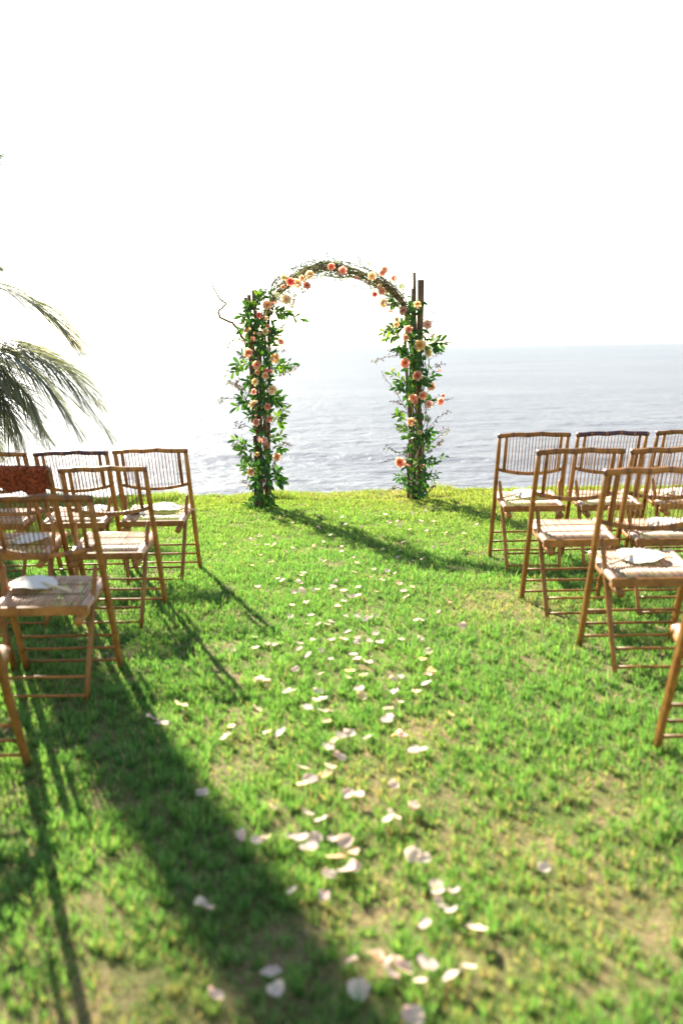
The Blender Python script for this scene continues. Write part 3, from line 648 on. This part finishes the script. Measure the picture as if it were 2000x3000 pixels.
TW = [([(712, 992), (698, 965), (680, 945), (645, 930), (640, 912), (663, 888), (648, 880), (632, 858), (620, 832)], .0042, 0), ([(640, 916), (622, 916), (605, 925)], .0013, 0), ([(663, 888), (645, 880)], .0015, 0),
 ([(735, 1010), (715, 1000), (690, 993), (668, 1012)], .002, 16), ([(790, 870), (800, 830), (825, 800), (870, 780), (940, 748), (955, 745)], .0022, 10), ([(800, 850), (835, 820), (880, 784), (920, 770), (985, 773)], .0022, 0),
 ([(800, 818), (770, 822)], .0012, 0), ([(955, 750), (975, 757), (1000, 775)], .0018, 4), ([(1150, 860), (1110, 820), (1088, 770), (1076, 735), (1060, 711)], .0016, 0), ([(1075, 800), (1060, 770), (1046, 755)], .0018, 16), ([(1080, 800), (1077, 772)], .0018, 0),
 ([(1150, 872), (1100, 850), (1060, 842), (1030, 846)], .002, 16), ([(1050, 840), (1010, 822), (985, 820), (955, 848)], .0016, 0), ([(985, 820), (940, 832), (905, 838)], .0014, 0), ([(905, 810), (950, 805), (1000, 812), (1050, 806)], .0018, 26),
 ([(1160, 880), (1130, 830), (1118, 803)], .002, 3), ([(1165, 870), (1158, 825)], .002, 3), ([(1200, 860), (1222, 818), (1245, 790), (1262, 768)], .0012, 0), ([(1235, 960), (1268, 922), (1285, 895), (1295, 872)], .0012, 4), ([(1235, 940), (1270, 915), (1295, 900)], .0012, 0),
 ([(1240, 985), (1255, 950), (1268, 940)], .0018, 10), ([(1240, 1000), (1262, 985), (1275, 978)], .0018, 18), ([(1200, 1060), (1165, 1040), (1130, 1045), (1088, 1062)], .0015, 18), ([(1200, 1050), (1170, 1030), (1140, 1028)], .0013, 10), ([(1185, 1010), (1165, 985), (1150, 960)], .0015, 6),
 ([(1255, 1055), (1275, 1040), (1298, 1030)], .0013, 8), ([(1245, 1090), (1275, 1070), (1305, 1066)], .0013, 12), ([(1190, 1200), (1160, 1150), (1130, 1110), (1115, 1085)], .0016, 8), ([(1200, 1200), (1170, 1180), (1150, 1175)], .0015, 14), ([(1205, 1215), (1180, 1205), (1155, 1210)], .0013, 14),
 ([(1250, 1260), (1280, 1225), (1315, 1205)], .0014, 14), ([(1245, 1310), (1290, 1275), (1315, 1258)], .0016, 16), ([(1245, 1330), (1285, 1300), (1298, 1290)], .0016, 20), ([(1200, 1345), (1165, 1325), (1128, 1308)], .0014, 16), ([(1200, 1355), (1150, 1345), (1105, 1358)], .0012, 4), ([(1195, 1300), (1185, 1320), (1190, 1345)], .0016, 10),
 ([(1205, 1280), (1180, 1255), (1160, 1252)], .0012, 6), ([(1195, 1440), (1165, 1428), (1142, 1432)], .0018, 12), ([(1245, 1450), (1262, 1430), (1275, 1420)], .0018, 10), ([(1240, 1462), (1258, 1440), (1265, 1415)], .0015, 8), ([(1205, 1462), (1180, 1455), (1160, 1452)], .0012, 6),
 ([(735, 1160), (700, 1130), (665, 1120)], .0018, 30), ([(735, 1165), (710, 1145), (690, 1125), (702, 1112)], .0018, 30), ([(730, 1175), (690, 1168), (655, 1166), (640, 1180)], .0015, 16), ([(745, 1260), (715, 1245), (685, 1238)], .0018, 12), ([(720, 1248), (690, 1256)], .0015, 6),
 ([(790, 1080), (830, 1090), (868, 1078)], .0014, 20), ([(790, 1115), (815, 1098), (845, 1092)], .0013, 8), ([(790, 1000), (815, 970), (835, 948)], .0015, 20), ([(795, 1045), (820, 1025), (835, 1022)], .0015, 8), ([(800, 1040), (815, 1010), (830, 990)], .0015, 3),
 ([(730, 1080), (715, 1050), (695, 1035)], .0014, 14), ([(800, 1310), (835, 1300), (855, 1306)], .0018, 14), ([(735, 1370), (705, 1325), (680, 1295)], .0014, 8), ([(790, 1385), (805, 1360), (808, 1345)], .0016, 16), ([(745, 1440), (725, 1420), (708, 1408)], .0016, 14), ([(727, 1430), (712, 1442)], .0013, 2),
 ([(745, 1480), (745, 1440), (746, 1400)], .004, 0), ([(727, 1100), (725, 1130), (735, 1150)], .0022, 0), ([(850, 880), (838, 870), (850, 895), (858, 905)], .0016, 22), ([(855, 845), (865, 865), (860, 890)], .0016, 22), ([(870, 840), (885, 848), (893, 853)], .0016, 12), ([(792, 860), (800, 830), (815, 815)], .0016, 16), ([(800, 850), (815, 820), (838, 806)], .0014, 16), ([(760, 890), (772, 850)], .0018, 8)]
for k in range(26):   # loose shoots springing from the bent vines
    t = random.uniform(.16, .84); x, y = arc_pt(t); x2, y2 = arc_pt(t+random.choice((-1, 1))*random.uniform(.05, .11)); up_ = random.choice((-1, -1, 1, 1))*random.uniform(8, 28)
    TW.append(([(x, y), ((x+x2)/2, (y+y2)/2+up_*.8), (x2, y2+up_)], random.uniform(.0012, .0019), random.choice((0, 8, 14, 20))))
for fx, fy, bx, by in ((1126, 790, 1150, 850), (1119, 797, 1140, 850), (1154, 815, 1165, 870), (1176, 839, 1180, 900), (1097, 863, 1150, 880), (1125, 889, 1170, 900), (1322, 1168, 1245, 1185), (1295, 1160, 1240, 1180), (1307, 1256, 1240, 1280), (1251, 950, 1235, 985), (822, 1001, 790, 1040), (838, 878, 800, 890), (898, 837, 870, 810), (1172, 1353, 1205, 1360), (1254, 1034, 1235, 1060), (1255, 1184, 1235, 1220), (1262, 1132, 1235, 1160), (722, 962, 750, 990), (728, 1035, 750, 1060), (1080, 773, 1090, 815), (1288, 1085, 1245, 1100), (984, 765, 985, 784)):
    TW.append(([(bx, by), ((bx+fx)/2+3, (by+fy)/2), (fx, fy)], .0018, 4))     # flower stalks
for pts, r_, bits in TW: twig(pts, r_, bits, random.choice([(.09, .05, .05), (.13, .09, .06), (.06, .075, .04), (.16, .12, .07)]), wig(.07))

# roses and clusters: (photo x, photo y, width px, colour, kind)
PE, CR, YE, SA, CO, RE, PI, DR, PY, GR, LV, BL_ = (.82, .47, .24), (.86, .68, .44), (.86, .60, .22), (.84, .36, .22), (.82, .26, .17), (.75, .07, .07), (.85, .36, .33), (.62, .25, .20), (.84, .72, .36), (.42, .52, .26), (.42, .38, .42), (.85, .50, .45)
FLW = []
def z1(L_): FLW.extend((600+x/3.92, 700+y/3.92, w_/3.92, c_, k_) for x, y, w_, c_, k_ in L_)
z1([(1205, 415, 90, CR, 0), (1112, 452, 65, PE, 0), (985, 495, 85, RE, 2), (1055, 515, 95, CR, 0), (1170, 537, 80, CO, 2), (897, 555, 70, SA, 3), (905, 445, 62, PY, 2), (940, 455, 50, GR, 'h'), (935, 695, 100, CR, 2), (720, 760, 95, PE, 2), (805, 735, 80, PI, 'a'), (625, 875, 60, RE, 2), (695, 870, 42, CR, 3), (675, 910, 42, PE, 0), (710, 912, 42, CR, 0),
 (478, 1030, 92, PE, 0), (715, 1005, 68, SA, 3), (695, 1065, 65, PY, 0), (740, 1065, 52, CO, 3), (575, 1085, 45, PE, 3), (622, 1090, 42, CR, 0), (555, 1145, 60, CO, 'h'), (872, 1182, 66, SA, 2), (502, 1315, 96, SA, 1), (800, 1370, 105, YE, 1), (597, 1447, 86, SA, 2), (695, 1515, 50, RE, 2), (760, 1485, 26, RE, 3), (1450, 320, 76, CO, 2), (1507, 255, 35, GR, 'h'), (830, 645, 70, GR, 'h'), (460, 1180, 60, LV, 'h'), (735, 1265, 70, LV, 'h')])
FLW += [(950+x/3.92, 700+y/3.92, w_/3.92, c_, k_) for x, y, w_, c_, k_ in [(210, 365, 85, PI, 2), (508, 285, 45, GR, 'h'), (690, 355, 75, BL_, 2), (660, 392, 62, CO, 2), (800, 450, 62, SA, 0), (545, 430, 85, CR, 2), (375, 445, 120, PI, 'a'), (480, 495, 60, PI, 'a'), (885, 545, 100, GR, 'h'), (640, 550, 76, CR, 3), (660, 600, 76, SA, 2), (575, 640, 58, RE, 2), (685, 740, 96, CR, 1), (905, 825, 86, DR, 2), (765, 835, 105, CO, 'a'), (835, 930, 82, PY, 3), (825, 985, 62, YE, 2), (1065, 755, 78, YE, 0), (1180, 985, 92, BL_, 2), (968, 1040, 86, SA, 2), (935, 1135, 66, PE, 0), (1095, 1225, 122, YE, 1), (1192, 1310, 88, PY, 0), (928, 1425, 102, CO, 2), (1325, 1510, 80, CO, 'a'), (790, 1500, 62, GR, 'h')]]
FLW += [(600+x/3.92, 1080+y/3.92, w_/3.92, c_, k_) for x, y, w_, c_, k_ in [(605, 40, 52, PE, 0), (612, 75, 42, PE, 3), (755, 35, 46, CO, 2), (695, 82, 72, PE, 2), (580, 155, 76, PY, 0), (770, 245, 102, CR, 1), (565, 265, 60, PI, 2), (567, 418, 100, CR, 0), (717, 435, 72, CO, 2), (590, 545, 34, PI, 3), (595, 615, 80, PI, 0), (750, 580, 66, CO, 0), (540, 590, 34, PI, 3), (628, 815, 90, PI, 'a'), (685, 820, 62, BL_, 2), (708, 875, 95, CO, 'h'), (755, 772, 42, CR, 3), (600, 990, 78, YE, 3), (825, 1013, 86, PE, 2), (535, 1188, 88, YE, 1)]]
FLW += [(1050+x/4.48, 1080+y/4.48, w_/4.48, c_, k_) for x, y, w_, c_, k_ in [(775, 95, 122, CO, 0), (950, 235, 102, PE, 1), (845, 352, 102, SA, 2), (718, 390, 110, SA, 2), (745, 435, 90, CO, 3), (1095, 350, 78, CO, 3), (1070, 430, 92, CO, 2), (920, 468, 96, BL_, 2), (690, 697, 102, PE, 1), (795, 845, 96, PY, 3), (545, 1225, 125, CO, 2), (645, 1265, 80, PI, 'a'), (825, 1270, 88, PE, 3), (740, 1255, 80, GR, 'h'), (900, 665, 112, (.10, .18, .09), 'h'), (1008, 790, 26, RE, 3), (940, 1090, 110, LV, 'a'), (520, 315, 95, LV, 'a')]]
for x, y, w_, c_, k_ in FLW:
    left = x < 990; ax_ = 770 if left else 1220
    off = (x-ax_)/60.0 if y > 900 else (x-ax_)/400.0
    p = A(x, y, -.19+.06*abs(off)+wig(.02)); f = random.uniform(.92, 1.06); rad_ = S(w_)*.5
    if k_ == 'a':
        o_ = obj('astilbe_plume', random.choice(AST), M['petal'], arch); o_.scale = (rad_,)*3; o_.rotation_euler = (wig(.3), R(random.choice((60, 110, 70, -60))), wig(.3))
        if y > 1200 and left: o_.rotation_euler[1] = .1
    elif k_ == 'h':
        o_ = obj('flower_cluster', HYD, M['petal'], arch); o_.scale = (rad_,)*3
    else:
        o_ = obj('rose', RM[k_], M['petal'], arch); o_.scale = (rad_*1.22,)*3
        face = Vector((.55*off+wig(.35), -1, .25+wig(.35))).normalized()   # the bloom opens outwards, mostly to the aisle
        o_.rotation_euler = (face.to_track_quat('Z', 'Y').to_matrix() @ Matrix.Rotation(random.uniform(0, 6.28), 3, 'Z')).to_euler()
        if k_ == 2: # dark eye of the open blooms
            em = MB(); em.tube([(0, 0, -.05), (0, 0, .10), (0, 0, .15)], [.16, .14, .05], 8); eo = obj('flower_eye', em, M['node'], o_)
    o_.location = p; o_.color = (c_[0]*f, c_[1]*f, c_[2]*f, 1)

# ------------------------------------------------------------------ petals strewn along the aisle
def loose_petal(seed):
    random.seed(seed); m_ = MB(); nu, nv = 6, 6; vs = []; lay = []
    cup, curl, ruff, tw = random.uniform(.12, .5), random.uniform(-.35, .55), random.uniform(.02, .10), wig(.5)
    for j in range(nv+1):
        v = j/nv
        for i in range(nu+1):
            u = 2*i/nu-1; wd = (.25+.75*math.sin(math.pi*min(1, .08+.60*v)))*(1 if v < .9 else .80)
            y = v*(1-.14*u*u*v)-.5; vs.append((u*wd*.52, y, cup*(u*u)*.5+curl*(v-.5)**2+ruff*math.sin(u*4+v*5)+tw*u*(v-.5)*.3)); lay.append(v)
    m_.add(vs, [(j*(nu+1)+i, j*(nu+1)+i+1, (j+1)*(nu+1)+i+1, (j+1)*(nu+1)+i) for j in range(nv) for i in range(nu)], None, lay); return m_.mesh('petal')
PM = [loose_petal(100+i) for i in range(9)]
random.seed(77)
PET = []
def pl(ox, oy, s, L_, kind='p'): PET.extend((ox+x/s, oy+y/s, kind) for x, y in L_)
pl(400, 1400, 1.4255, [(616,155),(590,170),(650,185),(757,158),(760,205),(830,145),(858,163),(870,190),(940,200),(963,217),(1010,158),(1037,155),(1055,183),(1088,180),(1097,200),(1140,212),(1152,150),(1185,180),(1210,216),(1240,178),(1290,228),(1365,228),(1420,190),(1205,140),(368,277),(476,250),(515,238),(482,305),(570,240),(577,278),(545,283),(652,293),(738,285),(780,268),(856,283),(810,235),(857,307),(905,335),(920,355),(785,350),(770,345),(700,395),(590,418),(608,425),(685,410),(690,402),(680,437),(672,430),(655,472),(690,465),(755,462),(735,460),(812,455),(820,446),(830,427),(865,465),(910,392),(885,490),(905,488),(922,486),(925,455),(990,378),(1025,425),(1045,382),(1078,393),(1115,465),(1125,490),(1150,455),(1028,290),(1098,296),(1112,265),(1240,283),(1090,330),(1153,343),(1193,334),(386,455),(505,452),(648,528),(710,520),(838,530),(863,515),(643,573),(728,572),(873,573),(712,603),(757,610),(795,608),(812,600),(923,575),(955,585),(972,580),(997,572),(1165,590),(1185,588),(1360,610),(403,711),(880,635),(997,647),(735,675),(682,682),(813,672),(862,672),(923,660),(923,680),(972,678),(1015,685),(1105,672),(1183,670),(545,687),(580,692),(497,707),(492,665),(680,710),(768,717),(717,750),(905,735),(810,762),(920,765),(963,775),(663,798),(513,840),(770,817)])
pl(400, 1400, 1.4255, [(497,280),(1093,438),(997,472),(620,313),(520,322),(483,370),(562,357),(1178,257),(1360,293),(1303,507),(1260,550),(1290,229),(740,283),(976,408)], 'c')
pl(400, 1400, 1.4255, [(503,284),(572,282),(1217,727),(1195,770),(890,810),(880,838),(945,830),(1228,815)], 'y')
pl(700, 1700, 2.613, [(155,760),(205,772),(410,840),(365,848),(610,855),(640,905),(920,835),(1235,755),(1180,770),(1430,805),(1440,745),(1185,860),(1220,930),(1130,1070),(1150,1050),(525,975),(640,1005),(690,1000),(320,1165),(775,1200),(845,1195),(985,1210),(1245,1195),(685,1295),(775,1360),(1340,1305),(1405,1300),(545,1550),(1180,1575),(830,1665),(1335,1740)])
pl(700, 1700, 2.613, [(600,910),(940,880),(1470,705),(1355,870),(1140,980),(140,985),(670,1085),(215,1170),(730,1250),(490,1440),(690,1435),(665,1505),(480,1590),(250,1755),(1205,1185)], 'y')
pl(0, 1700, 1.568, [(697,635),(742,665),(1190,457),(1220,460),(1035,715),(930,985)]); pl(0, 1700, 1.568, [(832,583),(1062,670)], 'y'); pl(1000, 1700, 1.568, [(500,620)], 'y'); pl(1000, 1700, 1.568, [(270,715),(930,1320)])
pl(550, 2300, 1.742, [(615,160),(680,195),(865,65),(1150,115),(1045,165),(1025,190),(275,265),(355,295),(395,285),(530,280),(575,290),(650,285),(620,330),(740,300),(800,300),(720,468),(815,450),(850,425),(535,550),(690,575),(80,625),(1145,355),(1205,375),(1265,510),(1280,555),(1355,555),(1280,610),(1340,665),(1210,725),(1470,760),(835,905),(1015,920),(1100,950),(1035,975),(1220,945),(1185,1020),(1430,960),(1345,1000),(425,970),(455,1065),(140,1100),(870,1060),(1150,1190)])
pl(550, 2300, 1.742, [(845,345),(755,380),(955,890)], 'c')
PLAB = {'p': 'pale pink rose petal lying on the grass of the aisle', 'y': 'cream and yellow rose petal lying on the grass of the aisle', 'c': 'coral peach rose petal lying on the grass of the aisle'}
for x, y, k in PET:
    p = on_ground(x, y, .032); o_ = obj('rose_petal', random.choice(PM), M['petal']); s_ = random.uniform(.031, .048)*(.72 if p.y > 6 else .9 if p.y > 4 else 1)
    o_.location = (p.x, p.y, gz(p.x, p.y)+random.uniform(.027, .036)+(.008 if p.y < 4.5 else 0)); o_.scale = (s_*random.uniform(.85, 1.2), s_*random.uniform(.9, 1.3), s_*random.uniform(.45, .95))
    o_.rotation_euler = (wig(.55), wig(.55), random.uniform(0, 6.28))
    f = random.uniform(.9, 1.05)
    c_ = {'p': random.choice([(.84, .60, .57), (.86, .66, .61), (.82, .53, .52)]), 'y': random.choice([(.86, .66, .25), (.86, .72, .45)]), 'c': (.84, .42, .28)}[k]
    o_.color = (c_[0]*f, c_[1]*f, c_[2]*f, 1); zone = 'just in front of the arch' if p.y > 7.3 else 'between the two front rows of chairs' if p.y > 5.3 else 'between the third rows of chairs' if p.y > 3.7 else 'behind the third rows of chairs' if p.y > 2.75 else 'behind the last rows of chairs'
    kc = {'p': 'pale pink', 'y': 'cream and yellow', 'c': 'coral peach'}[k]; tag(o_, kc+' rose petal on the grass '+zone, 'petal', kc+' petals '+zone)

# ------------------------------------------------------------------ palms
def frond(parent, base, pts, leafL, seed, npair=76, droop=.27):
    random.seed(seed); Q = [Vector(p) for p in pts]
    def pos(t):
        t = max(0, min(.9999, t))*(len(Q)-1); a = int(t); f = t-a; p0, p1, p2, p3 = (Q[max(0, min(len(Q)-1, a+k))] for k in (-1, 0, 1, 2))
        return .5*((2*p1)+(-p0+p2)*f+(2*p0-5*p1+4*p2-p3)*f*f+(-p0+3*p1-3*p2+p3)*f**3)
    m_ = MB(); ax = [pos(i/20) for i in range(21)]
    m_.tube(ax, [.022*(1-.88*i/20) for i in range(21)], 6, True, 1.0, (.20, .19, .07))
    for i in range(npair):
        t = .16+.84*i/(npair-1); p = pos(t); d = (pos(min(1, t+.02))-pos(t-.02)).normalized(); side = d.cross(Vector((0, 0, 1)))
        side = side.normalized() if side.length > .05 else Vector((1, 0, 0)); up = side.cross(d)
        L_ = leafL*(.55+.45*math.sin(math.pi*min(1, .25+.72*t)))*(1-.45*max(0, t-.75)/.25)
        for s_ in (-1, 1):
            dd = (side*s_*(.85-.35*t)+d*(.55+.55*t)+up*.12+Vector((wig(.10), wig(.10), wig(.10)))).normalized()
            W_ = .019+.012*math.sin(math.pi*t); col = random.choice([(.15, .17, .125), (.19, .20, .145), (.11, .13, .10), (.22, .225, .12)]); pr_ = []
            for q in (0, .3, .62, 1):
                pr_.append(p+dd*L_*q+Vector((0, 0, -droop*L_*q*q*random.uniform(.8, 1.15))))
            vs = []
            for q, c0 in enumerate(pr_):
                n2 = d*W_*(.6, 1, .7, .05)[q]*.5; vs += [c0-n2, c0+n2+Vector((0, 0, .004))]
            m_.add(vs, [(0, 1, 3, 2), (2, 3, 5, 4), (4, 5, 7, 6)], col)
    return obj('frond', m_, M['palm'], parent)
def palm(name, base, crown, label, fr, leafL):
    e = empty(name, base); tag(e, label, 'palm tree', 'palms beside the lawn'); b0 = Vector(base); c0 = Vector(crown)-b0
    m_ = MB(); P_ = [Vector((c0.x*t**2.2, c0.y*t**2.2, -.3+(c0.z+.3)*t)) for t in np.linspace(0, 1, 40)]
    m_.tube(P_, [(.20-.05*t)*(1+.06*(i % 2)) for i, t in enumerate(np.linspace(0, 1, 40))], 12); obj('trunk', m_, M['trunk'], e)
    for i, pts in enumerate(fr): frond(e, base, [c0+Vector((0, 0, -.05))]+[Vector(p)-b0 for p in pts], leafL*min(1, .25+.33*(Vector(pts[-1]).xy-Vector(crown).xy).length), 300+i*7+len(name)+int(crown[2]*10))
    random.seed(5)
    for i in range(5):
        a = i*1.256; m2 = MB(); n_ = 8
        m2.tube([(0, 0, -.13), (0, 0, -.11), (0, 0, -.05), (0, 0, .03), (0, 0, .10), (0, 0, .12)], [.02, .065, .10, .105, .06, .01], 10); o_ = obj('coconut', m2, M['trunk'], e); o_.location = c0+Vector((.18*math.cos(a), .18*math.sin(a), -.22))
    return e
PX, PY_ = -5.6, 12.2; pc = (PX, PY_, 2.0)
D_ = lambda x, y, Y=12.0: tuple(at_depth(x, y, Y))
fr1 = [[D_(-150, 820), D_(20, 850), D_(130, 912), D_(205, 985)], [D_(-160, 985, 11.6), D_(40, 1015, 11.5), D_(190, 1100, 11.4), D_(300, 1245, 11.4)], [D_(-180, 1010, 11.5), D_(-20, 1070, 11.2), D_(90, 1170, 11), D_(140, 1290, 11)],
       [D_(-200, 700), D_(-120, 560), D_(-25, 468)], [D_(-200, 800, 12.4), D_(-110, 700, 12.5), D_(-30, 640, 12.6)], [D_(-220, 1050, 11.4), D_(-110, 1150, 11), D_(-40, 1290, 10.9)], [D_(-180, 960, 12.8), D_(-20, 1000, 13), D_(110, 1090, 13.2), D_(180, 1190, 13.3)], [D_(-220, 830, 12.5), D_(-120, 770, 12.8), D_(-40, 775, 13)]]
fr1 += [[D_(-150, 1000, 11.5), D_(-40, 1080, 11.3), D_(20, 1190, 11.2), D_(45, 1320, 11.2)], [D_(-150, 1010, 11.9), D_(-10, 1060, 11.8), D_(70, 1150, 11.8), D_(110, 1280, 11.8)], [D_(-190, 1030, 11.4), D_(-90, 1110, 11.1), D_(-30, 1210, 11.0), D_(0, 1330, 11.0)], [D_(-170, 980, 12.6), D_(20, 1000, 12.6), D_(170, 1060, 12.6), D_(270, 1160, 12.6)], [D_(-170, 990, 11.3), D_(0, 1030, 11.0), D_(120, 1110, 10.9), D_(215, 1240, 10.9)], [D_(-200, 1030, 11.6), D_(-60, 1100, 11.3), D_(30, 1200, 11.2), D_(70, 1300, 11.2)], ]
for a in (80, 115, 150, 185, 215, 250, 285):
    u = Vector((math.cos(R(a)), math.sin(R(a)), 0)); c0 = Vector(pc); h = .5 if a % 2 else .15
    fr1.append([c0+u*.9+Vector((0, 0, .35+h)), c0+u*1.8+Vector((0, 0, .3+h)), c0+u*2.6+Vector((0, 0, -.5+h))])
palm('coconut_palm', (PX, PY_, gz(PX, PY_)), pc, 'low coconut palm with drooping fronds on the bank behind the chairs', fr1, .78)
# a second, very low crown fills the corner just above the chairs
pc3 = Vector(D_(-70, 1130, 12.3)); fr3 = []
for tx_, ty_ in ((150, 1290), (60, 1330), (10, 1345), (-60, 1360), (-60, 960), (-150, 1010), (-220, 1120), (-190, 1260), (90, 1200)):
    Y_ = 12.3+wig(.9); tip = Vector(D_(tx_, ty_, Y_)); d_ = tip-pc3
    fr3.append([pc3+d_*.33+Vector((0, 0, .16)), pc3+d_*.68+Vector((0, 0, .16)), tip])
palm('coconut_palm', (pc3.x-.05, 12.4, gz(pc3.x-.05, 12.4)), tuple(pc3), 'very low dark palm crown just behind the front row chairs', fr3, .62)
# unseen tall palm, added to throw the long shade band over the grass
pc2 = (-5.40, 11.6, 9.6); c0 = Vector(pc2); fr2 = []
for i, a in enumerate(range(0, 360, 24)):
    u = Vector((math.cos(R(a)), math.sin(R(a)), 0)); h = (.6, .1, -.5)[i % 3]
    fr2.append([c0+u*.9+Vector((0, 0, .5+h)), c0+u*1.9+Vector((0, 0, .5+1.3*h)), c0+u*2.7+Vector((0, 0, -.2+1.6*h))])
tb = Vector((-4.62, 10.9, gz(-4.62, 10.9)))
tp = palm('coconut_palm', tuple(tb), pc2, 'tall coconut palm out of view, added to shade the lawn with its trunk', fr2, .7)
